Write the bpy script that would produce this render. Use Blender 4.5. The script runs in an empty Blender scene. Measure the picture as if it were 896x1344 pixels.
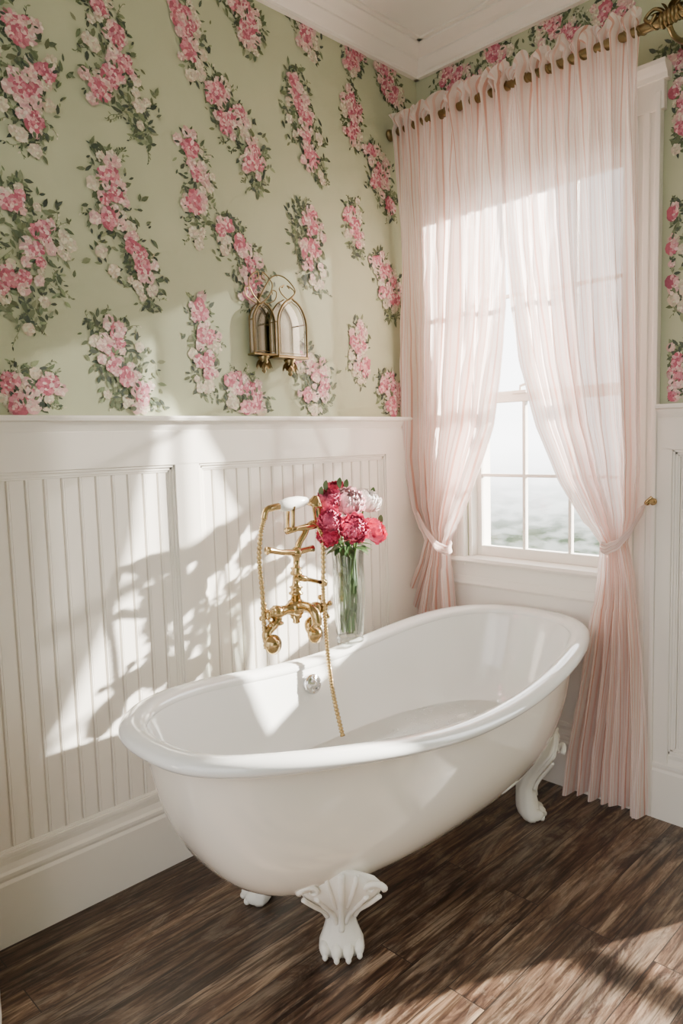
import bpy, bmesh, math, random
import numpy as np
from mathutils import Vector, Matrix
R=random.Random(7)
PI=math.pi
C=bpy.context.scene.collection
# ------------------------------------------------------------------ camera
F,PIT,ROLL,YAW=954.7,0.0976,-0.028,0.791
CAM=np.array([2.168,-2.690,1.45])
fw=np.array([-math.sin(YAW)*math.cos(PIT),math.cos(YAW)*math.cos(PIT),-math.sin(PIT)])
r_=np.array([math.cos(YAW),math.sin(YAW),0.0]); u_=np.cross(r_,fw)
r2=r_*math.cos(ROLL)+u_*math.sin(ROLL); u2=-r_*math.sin(ROLL)+u_*math.cos(ROLL)
cd=bpy.data.cameras.new('camera'); cam=bpy.data.objects.new('camera',cd); C.objects.link(cam)
cd.sensor_fit='VERTICAL'; cd.sensor_height=24; cd.lens=F/1344*24; cd.clip_start=.02
cam.matrix_world=Matrix(((r2[0],u2[0],-fw[0],CAM[0]),(r2[1],u2[1],-fw[1],CAM[1]),(r2[2],u2[2],-fw[2],CAM[2]),(0,0,0,1)))
bpy.context.scene.camera=cam
def at(px,py,ax,val):
    d=fw+r2*(px-448)/F-u2*(py-672)/F
    t=(val-CAM[ax])/d[ax]
    return CAM+d*t
# ------------------------------------------------------------------ materials
def lin(c): return tuple(((v/255)/12.92 if v/255<.04045 else ((v/255+.055)/1.055)**2.4) for v in c)
def mat(name,col,rough=.5,metal=0,bump=0,bscale=40,var=0,vscale=6,spec=.5,coat=0,sub=0,trans=0,ior=1.45):
    m=bpy.data.materials.new(name); m.use_nodes=True; nt=m.node_tree; b=nt.nodes['Principled BSDF']
    b.inputs['Base Color'].default_value=(*col,1); b.inputs['Roughness'].default_value=rough; b.inputs['Metallic'].default_value=metal
    b.inputs['Specular IOR Level'].default_value=spec; b.inputs['Coat Weight'].default_value=coat; b.inputs['Coat Roughness'].default_value=.03
    b.inputs['Transmission Weight'].default_value=trans; b.inputs['IOR'].default_value=ior
    if sub: b.inputs['Subsurface Weight'].default_value=sub; b.inputs['Subsurface Radius'].default_value=(.02,.01,.01)
    tc=nt.nodes.new('ShaderNodeTexCoord')
    if bump:
        n=nt.nodes.new('ShaderNodeTexNoise'); n.inputs['Scale'].default_value=bscale; n.inputs['Detail'].default_value=3
        nt.links.new(tc.outputs['Object'],n.inputs['Vector'])
        bp=nt.nodes.new('ShaderNodeBump'); bp.inputs['Strength'].default_value=bump; bp.inputs['Distance'].default_value=.01
        nt.links.new(n.outputs[0],bp.inputs['Height']); nt.links.new(bp.outputs[0],b.inputs['Normal'])
    if var:
        n=nt.nodes.new('ShaderNodeTexNoise'); n.inputs['Scale'].default_value=vscale; n.inputs['Detail'].default_value=4
        nt.links.new(tc.outputs['Object'],n.inputs['Vector'])
        mx=nt.nodes.new('ShaderNodeMix'); mx.data_type='RGBA'
        mx.inputs[6].default_value=(*[max(0,c*(1-var)) for c in col],1); mx.inputs[7].default_value=(*[min(1,c*(1+var)) for c in col],1)
        nt.links.new(n.outputs[0],mx.inputs[0]); nt.links.new(mx.outputs[2],b.inputs['Base Color'])
    return m
white=mat('white_paint',lin((242,236,227)),.36,var=.02)
ceilm=mat('ceiling_paint',lin((240,237,230)),.7,var=.02)
sage=mat('sage_wallpaper',lin((181,186,155)),.62,var=.08,vscale=5,bump=.05,bscale=300)
enam_out=mat('tub_enamel_outside',lin((244,237,225)),.10,var=.015,coat=1.0)
enam=mat('tub_enamel',lin((245,245,242)),.07,var=.01,coat=1.0)
iron=mat('foot_paint',lin((240,236,226)),.28,var=.03,bump=.1,bscale=60)
brass=mat('polished_brass',(.52,.37,.175),.12,1,var=.4,vscale=50)
oldbrass=mat('antique_brass',(.24,.175,.085),.30,1,var=.35,vscale=40,bump=.1,bscale=80)
palebrass=mat('aged_gold_brass',(.30,.225,.115),.28,1,var=.3,vscale=40)
mirror=mat('lantern_mirror',(.34,.36,.31),.16,1,var=.2,vscale=20)
porcelain=mat('porcelain',lin((247,244,238)),.12,coat=.5,var=.01)
chrome=mat('chrome',(.85,.85,.86),.08,1,var=.02)
green=mat('stem_green',lin((92,122,58)),.5,var=.35,vscale=20)
leafm=mat('leaf_green',lin((62,92,48)),.45,var=.45,vscale=30)
foamm=mat('bath_foam',(.95,.95,.94),.2,var=.02)
def pane_mat(name,tint,refl,bump=0,k=.7,scale=22):
    m=bpy.data.materials.new(name); m.use_nodes=True; nt=m.node_tree; nt.nodes.clear()
    o=nt.nodes.new('ShaderNodeOutputMaterial'); t=nt.nodes.new('ShaderNodeBsdfTransparent'); g=nt.nodes.new('ShaderNodeBsdfGlossy')
    t.inputs[0].default_value=(*tint,1); g.inputs['Roughness'].default_value=.04
    fr=nt.nodes.new('ShaderNodeFresnel'); fr.inputs[0].default_value=1.4
    mm=nt.nodes.new('ShaderNodeMath'); mm.operation='MULTIPLY_ADD'; mm.inputs[1].default_value=k; mm.inputs[2].default_value=refl
    nt.links.new(fr.outputs[0],mm.inputs[0])
    if bump:
        tc=nt.nodes.new('ShaderNodeTexCoord'); n=nt.nodes.new('ShaderNodeTexNoise'); n.inputs['Scale'].default_value=scale; n.inputs['Detail'].default_value=3
        nt.links.new(tc.outputs['Object'],n.inputs['Vector']); bp=nt.nodes.new('ShaderNodeBump'); bp.inputs['Strength'].default_value=bump; bp.inputs['Distance'].default_value=.02
        nt.links.new(n.outputs[0],bp.inputs['Height']); nt.links.new(bp.outputs[0],g.inputs['Normal'])
    mx=nt.nodes.new('ShaderNodeMixShader'); nt.links.new(mm.outputs[0],mx.inputs[0]); nt.links.new(t.outputs[0],mx.inputs[1]); nt.links.new(g.outputs[0],mx.inputs[2])
    nt.links.new(mx.outputs[0],o.inputs[0]); return m
glass=pane_mat('window_glass',(.97,.98,.97),.0)
vglass=pane_mat('vase_glass',(.94,.96,.94),.07)
lglass=pane_mat('lantern_clear_glass',(.95,.96,.94),.05)
wm=pane_mat('bath_water',(.98,.995,.985),.0,bump=.35,k=.8,scale=16)
pm=bpy.data.materials.new('wallpaper_print'); pm.use_nodes=True; nt=pm.node_tree; b=nt.nodes['Principled BSDF']; b.inputs['Roughness'].default_value=.62
at_=nt.nodes.new('ShaderNodeVertexColor'); at_.layer_name='Col'
n=nt.nodes.new('ShaderNodeTexNoise'); n.inputs['Scale'].default_value=160; tc=nt.nodes.new('ShaderNodeTexCoord'); nt.links.new(tc.outputs['Object'],n.inputs['Vector'])
mx=nt.nodes.new('ShaderNodeMix'); mx.data_type='RGBA'; mx.blend_type='MULTIPLY'; mx.inputs[0].default_value=.35
cr=nt.nodes.new('ShaderNodeValToRGB'); cr.color_ramp.elements[0].position=.3; cr.color_ramp.elements[0].color=(.6,.6,.55,1); cr.color_ramp.elements[1].position=.6
nt.links.new(n.outputs[0],cr.inputs[0]); nt.links.new(at_.outputs[0],mx.inputs[6]); nt.links.new(cr.outputs[0],mx.inputs[7]); nt.links.new(mx.outputs[2],b.inputs['Base Color'])
# floor planks
fm=bpy.data.materials.new('dark_wood_planks'); fm.use_nodes=True; nt=fm.node_tree; b=nt.nodes['Principled BSDF']; N=nt.nodes.new; L=nt.links.new
tc=N('ShaderNodeTexCoord'); mp=N('ShaderNodeMapping'); mp.inputs['Rotation'].default_value=(0,0,PI/2); L(tc.outputs['Object'],mp.inputs[0])
br=N('ShaderNodeTexBrick'); br.offset=.37; br.inputs['Scale'].default_value=1; br.inputs['Brick Width'].default_value=1.25; br.inputs['Row Height'].default_value=.118
br.inputs['Mortar Size'].default_value=.0015; br.inputs['Mortar Smooth'].default_value=.2; br.inputs['Color1'].default_value=(0,0,0,1); br.inputs['Color2'].default_value=(1,1,1,1); br.inputs['Mortar'].default_value=(.5,.5,.5,1); br.inputs['Bias'].default_value=0
L(mp.outputs[0],br.inputs[0])
def stretched(sx,sy,detail,rough,dist):
    mp2=N('ShaderNodeMapping'); mp2.inputs['Scale'].default_value=(sx,sy,1); L(tc.outputs['Object'],mp2.inputs[0])
    ad=N('ShaderNodeVectorMath'); ad.operation='ADD'; ml=N('ShaderNodeVectorMath'); ml.operation='SCALE'; ml.inputs['Scale'].default_value=9; L(br.outputs[0],ml.inputs[0]); L(mp2.outputs[0],ad.inputs[0]); L(ml.outputs[0],ad.inputs[1])
    n1=N('ShaderNodeTexNoise'); n1.inputs['Scale'].default_value=1; n1.inputs['Detail'].default_value=detail; n1.inputs['Roughness'].default_value=rough; n1.inputs['Distortion'].default_value=dist; L(ad.outputs[0],n1.inputs['Vector']); return n1
n1=stretched(26,3.0,10,.70,.9); n3=stretched(90,4.2,5,.62,.4); n4=stretched(9,2.6,10,.78,1.0)
cr=N('ShaderNodeValToRGB'); e=cr.color_ramp.elements; e[0].position=.34; e[0].color=(*lin((42,31,26)),1); e[1].position=.67; e[1].color=(*lin((168,146,124)),1)
x=e.new(.45); x.color=(*lin((76,56,45)),1); x=e.new(.55); x.color=(*lin((112,88,70)),1); L(n1.outputs[0],cr.inputs[0])
cr2=N('ShaderNodeValToRGB'); cr2.color_ramp.elements[0].position=.50; cr2.color_ramp.elements[0].color=(0,0,0,1); cr2.color_ramp.elements[1].position=.60; cr2.color_ramp.elements[1].color=(.62,.62,.62,1); L(n4.outputs[0],cr2.inputs[0])
mg=N('ShaderNodeMix'); mg.data_type='RGBA'; L(cr2.outputs[0],mg.inputs[0]); L(cr.outputs[0],mg.inputs[6]); mg.inputs[7].default_value=(*lin((146,130,114)),1)
cr3=N('ShaderNodeValToRGB'); cr3.color_ramp.elements[0].position=.41; cr3.color_ramp.elements[0].color=(.32,.28,.25,1); cr3.color_ramp.elements[1].position=.53; cr3.color_ramp.elements[1].color=(1,1,1,1); L(n3.outputs[0],cr3.inputs[0])
mm_=N('ShaderNodeMix'); mm_.data_type='RGBA'; mm_.blend_type='MULTIPLY'; mm_.inputs[0].default_value=1; L(mg.outputs[2],mm_.inputs[6]); L(cr3.outputs[0],mm_.inputs[7])
hs=N('ShaderNodeHueSaturation'); hs.inputs['Saturation'].default_value=1.05; mr=N('ShaderNodeMapRange'); mr.inputs[3].default_value=.62; mr.inputs[4].default_value=1.25; L(br.outputs[0],mr.inputs[0]); L(mr.outputs[0],hs.inputs['Value']); L(mm_.outputs[2],hs.inputs['Color'])
mx=N('ShaderNodeMix'); mx.data_type='RGBA'; L(br.outputs['Fac'],mx.inputs[0]); L(hs.outputs[0],mx.inputs[6]); mx.inputs[7].default_value=(.012,.009,.007,1); L(mx.outputs[2],b.inputs['Base Color'])
mr2=N('ShaderNodeMapRange'); mr2.inputs[3].default_value=.28; mr2.inputs[4].default_value=.5; L(n1.outputs[0],mr2.inputs[0]); L(mr2.outputs[0],b.inputs['Roughness'])
bp=N('ShaderNodeBump'); bp.inputs['Strength'].default_value=.22; bp.inputs['Distance'].default_value=.003; sb=N('ShaderNodeMath'); sb.operation='SUBTRACT'; L(n3.outputs[0],sb.inputs[0]); L(br.outputs['Fac'],sb.inputs[1]); L(sb.outputs[0],bp.inputs['Height']); L(bp.outputs[0],b.inputs['Normal'])
# curtain fabric: sheer with woven stripes
def fabric(name,transp):
    cm=bpy.data.materials.new(name); cm.use_nodes=True; nt=cm.node_tree; nt.nodes.clear(); N=nt.nodes.new; L=nt.links.new
    o=N('ShaderNodeOutputMaterial'); uv=N('ShaderNodeUVMap'); sp=N('ShaderNodeSeparateXYZ'); L(uv.outputs[0],sp.inputs[0])
    def stripe(freq,ph,width):
        a=N('ShaderNodeMath'); a.operation='MULTIPLY_ADD'; a.inputs[1].default_value=freq; a.inputs[2].default_value=ph; L(sp.outputs[0],a.inputs[0])
        f=N('ShaderNodeMath'); f.operation='FRACT'; L(a.outputs[0],f.inputs[0])
        c=N('ShaderNodeMath'); c.operation='COMPARE'; c.inputs[1].default_value=.5; c.inputs[2].default_value=width; L(f.outputs[0],c.inputs[0]); return c
    s1=stripe(1,0,.055); s2=stripe(1,.35,.05); s3=stripe(1,.65,.05)
    mx1=N('ShaderNodeMix'); mx1.data_type='RGBA'; mx1.inputs[6].default_value=(*lin((254,244,240)),1); mx1.inputs[7].default_value=(*lin((234,190,176)),1); L(s1.outputs[0],mx1.inputs[0])
    m2=N('ShaderNodeMath'); m2.operation='MAXIMUM'; L(s2.outputs[0],m2.inputs[0]); L(s3.outputs[0],m2.inputs[1])
    mx2=N('ShaderNodeMix'); mx2.data_type='RGBA'; L(m2.outputs[0],mx2.inputs[0]); L(mx1.outputs[2],mx2.inputs[6]); mx2.inputs[7].default_value=(*lin((250,224,216)),1)
    tc=N('ShaderNodeTexCoord'); mp=N('ShaderNodeMapping'); mp.inputs['Scale'].default_value=(30,30,7); L(tc.outputs['Object'],mp.inputs[0]); n=N('ShaderNodeTexNoise'); n.inputs['Scale'].default_value=1; n.inputs['Detail'].default_value=4; L(mp.outputs[0],n.inputs['Vector'])
    bp=N('ShaderNodeBump'); bp.inputs['Strength'].default_value=.6; bp.inputs['Distance'].default_value=.012; L(n.outputs[0],bp.inputs['Height'])
    df=N('ShaderNodeBsdfDiffuse'); tl=N('ShaderNodeBsdfTranslucent'); tr=N('ShaderNodeBsdfTransparent'); L(mx2.outputs[2],df.inputs[0]); L(mx2.outputs[2],tl.inputs[0]); tr.inputs[0].default_value=(1,.98,.96,1)
    L(bp.outputs[0],df.inputs['Normal']); L(bp.outputs[0],tl.inputs['Normal'])
    a1=N('ShaderNodeMixShader'); a1.inputs[0].default_value=.54; L(df.outputs[0],a1.inputs[1]); L(tl.outputs[0],a1.inputs[2])
    a2=N('ShaderNodeMixShader'); a2.inputs[0].default_value=transp; L(a1.outputs[0],a2.inputs[1]); L(tr.outputs[0],a2.inputs[2]); L(a2.outputs[0],o.inputs[0]); return cm
cm=fabric('sheer_striped_fabric',.075); band=fabric('tieback_striped_fabric',.01)
# ------------------------------------------------------------------ mesh builder
class MB:
    def __init__(s): s.v=[]; s.f=[]; s.m=[]
    def box(s,a,b,m=0):
        x0,y0,z0=a; x1,y1,z1=b; k=len(s.v)
        s.v+=[(x0,y0,z0),(x1,y0,z0),(x1,y1,z0),(x0,y1,z0),(x0,y0,z1),(x1,y0,z1),(x1,y1,z1),(x0,y1,z1)]
        for q in ((0,3,2,1),(4,5,6,7),(0,1,5,4),(1,2,6,5),(2,3,7,6),(3,0,4,7)): s.f.append([k+i for i in q]); s.m.append(m)
        return s
    def grid(s,rows,cu=False,cv=False,m=0):
        k=len(s.v); nv=len(rows); nu=len(rows[0])
        for r in rows: s.v+=[tuple(p) for p in r]
        for j in range(nv if cv else nv-1):
            for i in range(nu if cu else nu-1):
                a=k+j*nu+i; b=k+j*nu+(i+1)%nu; c=k+((j+1)%nv)*nu+(i+1)%nu; d=k+((j+1)%nv)*nu+i
                s.f.append([a,b,c,d]); s.m.append(m)
        return k
    def cap(s,k,n,m=0,rev=False):
        q=[k+i for i in range(n)]; s.f.append(q[::-1] if rev else q); s.m.append(m)
    def tube(s,pts,rad,n=10,m=0,caps=True,flat=1):
        P=[Vector(p) for p in pts]; K=len(P)
        if not hasattr(rad,'__len__'): rad=[rad]*K
        t0=(P[1]-P[0]).normalized(); up=Vector((0,0,1)) if abs(t0.z)<.9 else Vector((0,1,0))
        nx=t0.cross(up).normalized(); rows=[]
        for i in range(K):
            t=(P[min(i+1,K-1)]-P[max(i-1,0)]).normalized()
            nx=(nx-t*nx.dot(t)).normalized(); ny=t.cross(nx)
            rows.append([P[i]+nx*math.cos(2*PI*a/n)*rad[i]+ny*math.sin(2*PI*a/n)*rad[i]*flat for a in range(n)])
        k=s.grid(rows,cu=True,m=m)
        if caps: s.cap(k,n,m,True); s.cap(k+(K-1)*n,n,m)
        return s
    def lathe(s,prof,org,axis=(0,0,1),n=20,m=0):
        ax=Vector(axis).normalized(); up=Vector((0,0,1)) if abs(ax.z)<.9 else Vector((1,0,0)); nx=ax.cross(up).normalized(); ny=ax.cross(nx); O=Vector(org)
        rows=[[O+ax*h+(nx*math.cos(2*PI*a/n)+ny*math.sin(2*PI*a/n))*max(r,1e-4) for a in range(n)] for r,h in prof]
        s.grid(rows,cu=True,m=m); return s
    def ball(s,c,r,n=12,m=0,rot=None):
        if not hasattr(r,'__len__'): r=(r,r,r)
        rows=[]
        for j in range(n//2+1):
            ph=PI*j/(n//2); rw=[]
            for i in range(n):
                v=Vector((r[0]*math.sin(ph)*math.cos(2*PI*i/n),r[1]*math.sin(ph)*math.sin(2*PI*i/n),r[2]*math.cos(ph)))
                if rot: v=rot@v
                rw.append(Vector(c)+v)
            rows.append(rw)
        s.grid(rows,cu=True,m=m); return s
    def prism(s,prof,a,b,ax,m=0):
        rows=[]
        for q in (a,b): rows.append([((p,q,z) if ax=='y' else (q,-p,z)) for p,z in prof])
        k=s.grid(rows,cu=True,m=m); n=len(prof); s.cap(k,n,m,True); s.cap(k+n,n,m); return s
    def build(s,name,mats,parent=None,smooth=False,bevel=0,sub=0,angle=None):
        me=bpy.data.meshes.new(name); me.from_pydata([tuple(v) for v in s.v],[],s.f); 
        if not isinstance(mats,(list,tuple)): mats=[mats]
        for mm in mats: me.materials.append(mm)
        for p,i in zip(me.polygons,s.m): p.material_index=i
        me.update()
        bm=bmesh.new(); bm.from_mesh(me); bmesh.ops.recalc_face_normals(bm,faces=bm.faces); bm.to_mesh(me); bm.free()
        if smooth:
            me.polygons.foreach_set('use_smooth',[True]*len(me.polygons))
            if angle:
                try: me.set_sharp_from_angle(angle=math.radians(angle))
                except Exception: pass
        o=bpy.data.objects.new(name,me); C.objects.link(o)
        if parent: o.parent=parent; o.matrix_parent_inverse=parent.matrix_world.inverted()
        if bevel: md=o.modifiers.new('b','BEVEL'); md.width=bevel; md.segments=2; md.limit_method='ANGLE'
        if sub: md=o.modifiers.new('s','SUBSURF'); md.levels=sub; md.render_levels=sub
        return o
def tag(o,label=None,cat=None,group=None,kind=None):
    if label: o['label']=label
    if cat: o['category']=cat
    if group: o['group']=group
    if kind: o['kind']=kind
    return o
def empty(name,loc,label=None,cat=None,group=None,kind=None):
    o=bpy.data.objects.new(name,None); C.objects.link(o); o.location=loc; o.matrix_world=Matrix.Translation(Vector(loc)); o.empty_display_size=.05
    return tag(o,label,cat,group,kind)
def struct(o,label=None,cat=None): return tag(o,label,cat,None,'structure')
def smoothpath(pts,k=6):
    P=[Vector(p) for p in pts]; out=[]
    for i in range(len(P)-1):
        p0=P[max(i-1,0)];p1=P[i];p2=P[i+1];p3=P[min(i+2,len(P)-1)]
        for j in range(k):
            t=j/k; out.append(.5*((2*p1)+(-p0+p2)*t+(2*p0-5*p1+4*p2-p3)*t*t+(-p0+3*p1-3*p2+p3)*t**3))
    out.append(P[-1]); return out
# ------------------------------------------------------------------ wallpaper print
HC,HK,HB,HZ=3.04,1.546,.269,3.14
class Print:
    def __init__(s,clip): s.p=[]; s.clip=clip; s.lay=0
    def poly(s,pts,col):
        cu=sum(p[0] for p in pts)/len(pts); cv=sum(p[1] for p in pts)/len(pts)
        if not s.clip(cu,cv): return
        s.lay+=1; s.p.append((pts,col,s.lay))
    def ell(s,u,v,a,b,ang,col,n=7):
        ca,sa=math.cos(ang),math.sin(ang); q=[]
        for i in range(n):
            t=2*PI*i/n; x=a*math.cos(t); y=b*math.sin(t); j=R.uniform(.88,1.12)
            q.append((u+(x*ca-y*sa)*j,v+(x*sa+y*ca)*j))
        s.poly(q,col)
PINKS=[lin((198,118,134)),lin((208,138,150)),lin((218,166,170)),lin((180,90,110)),lin((226,194,190))]
BLUSH=[lin((216,180,176)),lin((222,198,186)),lin((204,156,158)),lin((208,168,164)),lin((226,210,198))]
CREAM=[lin((210,206,182)),lin((194,188,162)),lin((220,210,190)),lin((202,184,164))]
GREENS=[lin((72,84,66)),lin((88,102,74)),lin((110,122,90)),lin((136,146,112)),lin((64,76,64)),lin((100,110,76))]
def jit(c,a=.12): k=R.uniform(1-a,1+a); return tuple(min(1,x*k*R.uniform(.95,1.05)) for x in c)
def leaf(P,u,v,l,ang,col):
    ca,sa=math.cos(ang),math.sin(ang); w=l*R.uniform(.30,.46)
    q=[(0,0),(.3,.8),(.65,.7),(1,0),(.65,-.7),(.3,-.8)]
    P.poly([(u+(x*l*ca-y*w/1.6*sa),v+(x*l*sa+y*w/1.6*ca)) for x,y in q],col)
def blossom(P,u,v,r,pal):
    P.ell(u,v,r*.95,r*.9,R.uniform(0,3),jit(pal[3],.2),9)
    for k in range(9):
        a=k/9*2*PI+R.uniform(-.3,.3); q=R.uniform(.5,.75); P.ell(u+math.cos(a)*r*q,v+math.sin(a)*r*q,r*.40,r*.28,a,jit(R.choice(pal),.15),6)
    for k in range(7):
        a=R.uniform(0,2*PI); P.ell(u+math.cos(a)*r*.33,v+math.sin(a)*r*.33,r*.27,r*.16,a+1.3,jit(R.choice(pal),.2),6)
def cluster(P,cu,cv,w,h,tilt=.3,npink=11,ncream=8,dens=1):
    P.lay=R.randrange(0,60); w*=1.0; h*=.80
    ph=R.uniform(0,6)
    def sp(t): return cu+(t-.5)*tilt*w*.95+math.sin(t*6+ph)*w*.07, cv+(.5-t)*h
    def env(t): return (max(0,math.sin(PI*min(1,max(0,t*.94+.04))))**.75)*(1+.18*math.sin(t*9+ph))
    for k in range(int(18*dens)):
        t=R.uniform(.0,1); u,v=sp(t); sd=R.choice((-1,1)); a=(PI/2-sd*R.uniform(.1,1.2)) if t<.4 else (-PI/2+sd*R.uniform(.1,1.3))
        u+=sd*w*.22*env(t); L_=R.uniform(.12,.26)*w; col=jit(R.choice(GREENS[1:4]))
        for q in range(6):
            uu,vv=u+math.cos(a)*L_/6,v+math.sin(a)*L_/6; nx,ny=-math.sin(a)*.0009,math.cos(a)*.0009
            P.poly([(u-nx,v-ny),(uu-nx,vv-ny),(uu+nx,vv+ny),(u+nx,v+ny)],col)
            leaf(P,uu,vv,R.uniform(.007,.015),a+R.choice((-1,1))*R.uniform(.5,1.1),jit(R.choice(GREENS+[CREAM[0]])))
            u,v=uu,vv; a+=R.uniform(-.35,.35)
    for k in range(int(320*dens)):
        t=R.uniform(0,1); u,v=sp(t); off=max(-.40,min(.40,R.gauss(0,.20)))*w*(env(t)+.05)*1.1
        leaf(P,u+off,v+R.uniform(-.015,.015),R.uniform(.014,.036),R.uniform(0,2*PI),jit(R.choice(GREENS),.25))
    for k in range(int(ncream*2.0)):
        t=R.uniform(.05,1); u,v=sp(t); blossom(P,u+R.choice((-1,1))*R.uniform(.06,.32)*w*(env(t)+.05),v,R.uniform(.012,.024),CREAM)
    ncl=max(3,int(npink/2.4))
    for c_ in range(ncl):
        t=.08+.74*(c_+R.uniform(.1,.8))/ncl; u,v=sp(t); u+=R.gauss(0,.12)*w
        for q in range(4): a=R.uniform(0,2*PI); d=R.uniform(.03,.05); blossom(P,u+math.cos(a)*d,v+math.sin(a)*d,R.uniform(.013,.023),BLUSH)
        for q in range(R.choice((3,4,5))): a=R.uniform(0,2*PI); d=R.uniform(0,.034); blossom(P,u+math.cos(a)*d,v+math.sin(a)*d,R.uniform(.015,.029),PINKS)
        for q in range(int(8*dens)): a=R.uniform(0,2*PI); leaf(P,u+math.cos(a)*.038,v+math.sin(a)*.038,R.uniform(.012,.026),a+R.uniform(-.6,.6),jit(R.choice(GREENS[:3]+[GREENS[4]]),.25))
    P.lay=0
def wall_mesh(name,boxes,P,fn):
    mb=MB()
    for a,b in boxes: mb.box(a,b,0)
    nb=len(mb.f); cols=[]
    for pts,col,lay in P.p:
        k=len(mb.v); mb.v+=[fn(u,v,.0006+lay*.000005) for u,v in pts]; mb.f.append(list(range(k,k+len(pts)))); mb.m.append(1); cols.append((len(pts),col))
    me=bpy.data.meshes.new(name); me.from_pydata(mb.v,[],mb.f); me.materials.append(sage); me.materials.append(pm)
    me.polygons.foreach_set('material_index',mb.m)
    ca=me.color_attributes.new(name='Col',type='FLOAT_COLOR',domain='CORNER')
    arr=[.6,.6,.4,1]*(nb*4)
    for n_,c in cols: arr+=[*c,1]*n_
    ca.data.foreach_set('color',arr); me.update()
    o=bpy.data.objects.new(name,me); C.objects.link(o); return struct(o)
PL=Print(lambda u,v: v>1.565 and v<HC+.02 and u<-.004)
A=[(22,95,.30,.52,.35,1),(152,85,.27,.52,.55,1),(36,335,.32,.54,.1,1),(160,300,.28,.60,.55,1),(165,490,.29,.44,.6,1),(40,530,.26,.26,.1,1),
 (250,50,.17,.34,.25,0),(256,250,.18,.46,.1,0),(266,455,.18,.40,.1,0),(318,22,.20,.28,.5,1),(315,178,.24,.44,.65,1),(320,348,.24,.40,.5,1),(324,524,.24,.22,.2,1),
 (400,40,.16,.22,.5,0),(400,165,.22,.50,.6,1),(404,325,.23,.42,.5,1),(412,502,.24,.34,.3,1),(462,75,.13,.16,.2,0),(462,152,.14,.30,.1,0),(466,300,.15,.32,.1,0),(470,462,.16,.34,.1,0),
 (512,112,.20,.22,.4,1),(500,238,.22,.34,.5,1),(508,376,.20,.34,.4,1),(510,518,.22,.22,.1,1)]
for px,py,w,h,t,k in A:
    p=at(px,py,0,0); cluster(PL,p[1],p[2],w,h,t,(13 if k else 7),(9 if k else 8),1 if k else .5)
for y,z in ((-2.25,2.75),(-2.25,2.1),(-2.5,2.4),(-2.5,1.8),(-2.8,2.7),(-2.8,2.1),(-3.1,2.4)): cluster(PL,y,z,.32,.5,.3)
wall_mesh('wall_left',[((-.12,-4.2,0),(0,.15,3.3))],PL,lambda u,v,l:(l,u,v))
PF=Print(lambda u,v: v<HC+.02 and ((u>1.13 and v>1.565) or (v>2.72 and u>.004)) and u<3.5)
for px,py,w,h,t,k in [(602,112,.30,.22,.3,1),(735,55,.32,.30,.3,1),(655,80,.2,.2,.3,0),(884,130,.22,.46,.2,1),(882,335,.24,.50,.2,1),(884,500,.24,.30,.1,1),(800,30,.2,.2,.2,0)]:
    p=at(px,py,1,0); cluster(PF,p[0],p[2],w,h,t,(12 if k else 5),8,1 if k else .6)
T=.15; WX=1.67
wall_mesh('wall_far',[((-.12,0,0),(.26,T,3.3)),((.26,0,0),(.97,T,.90)),((.26,0,2.5),(.97,T,3.3)),((.97,0,0),(WX,T,3.3)),((WX,0,0),(2.5,T,.10)),((WX,0,2.4),(2.5,T,3.3)),((2.5,0,0),(3.72,T,3.3))],PF,lambda u,v,l:(u,-l,v))
struct(MB().box((3.6,-4.2,0),(3.72,0,3.3)).build('wall_right',sage))
struct(MB().box((-.12,-4.2,-.06),(3.72,.15,0)).build('floor',fm))
struct(MB().box((-.12,-4.2,HZ),(3.72,.15,3.3)).build('ceiling',ceilm))
crown=[(0,3.04),(.022,3.04),(.022,3.052),(.030,3.056),(.040,3.066),(.054,3.082),(.060,3.088),(.060,3.096),(.078,3.104),(.098,3.116),(.110,3.124),(.110,3.132),(.130,3.132),(.130,3.141),(0,3.141)]
struct(MB().prism(crown,-4.2,0,'y').build('trim_1',white)); struct(MB().prism(crown,0,3.6,'x').build('trim_2',white))
base=[(0,0),(.032,0),(.032,.185),(.026,.195),(.030,.205),(.030,.215),(.022,.222),(.018,.240),(.020,.255),(.014,HB),(0,HB)]
struct(MB().prism(base,-4.2,0,'y').build('baseboard_left',white))
struct(MB().prism(base,0,1.0,'x').prism(base,1.10,WX-.1,'x').prism(base,2.6,3.6,'x').build('baseboard_far',white))
capp=[(0,1.495),(.022,1.495),(.026,1.508),(.030,1.518),(.034,1.530),(.048,1.533),(.050,1.541),(.048,1.548),(0,1.548)]
struct(MB().prism(capp,-4.2,0,'y').build('trim_3',white)); struct(MB().prism(capp,0,.12,'x').prism(capp,1.10,WX-.1,'x').prism(capp,2.6,3.6,'x').build('trim_4',white))
def beads(mb,a,b,z0,z1,ax,d=.011,per=.0545):
    n=int((b-a)/per)+1; prof=[]
    for i in range(n):
        s0=a+i*per
        for q,dd in ((0,0),(.0015,-.007),(.0048,-.007),(.0063,0),(.0095,.0010),(.0120,0),(.0128,-.002),(.0136,0)):
            if s0+q<b: prof.append((s0+q,d+dd))
    prof.append((b,d)); rows=[[((p,q,z) if ax=='y' else (q,-p,z)) for q,p in prof] for z in (z0,z1)]
    mb.grid(rows)
mb=MB(); beads(mb,-4.2,-.05,.22,1.40,'y'); struct(mb.build('trim_5',white))
mb=MB(); beads(mb,1.12,WX-.1,.22,1.40,'x'); mb.box((.1,-.012,.22),(1.0,0,.86)); struct(mb.build('trim_6',white))
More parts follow.
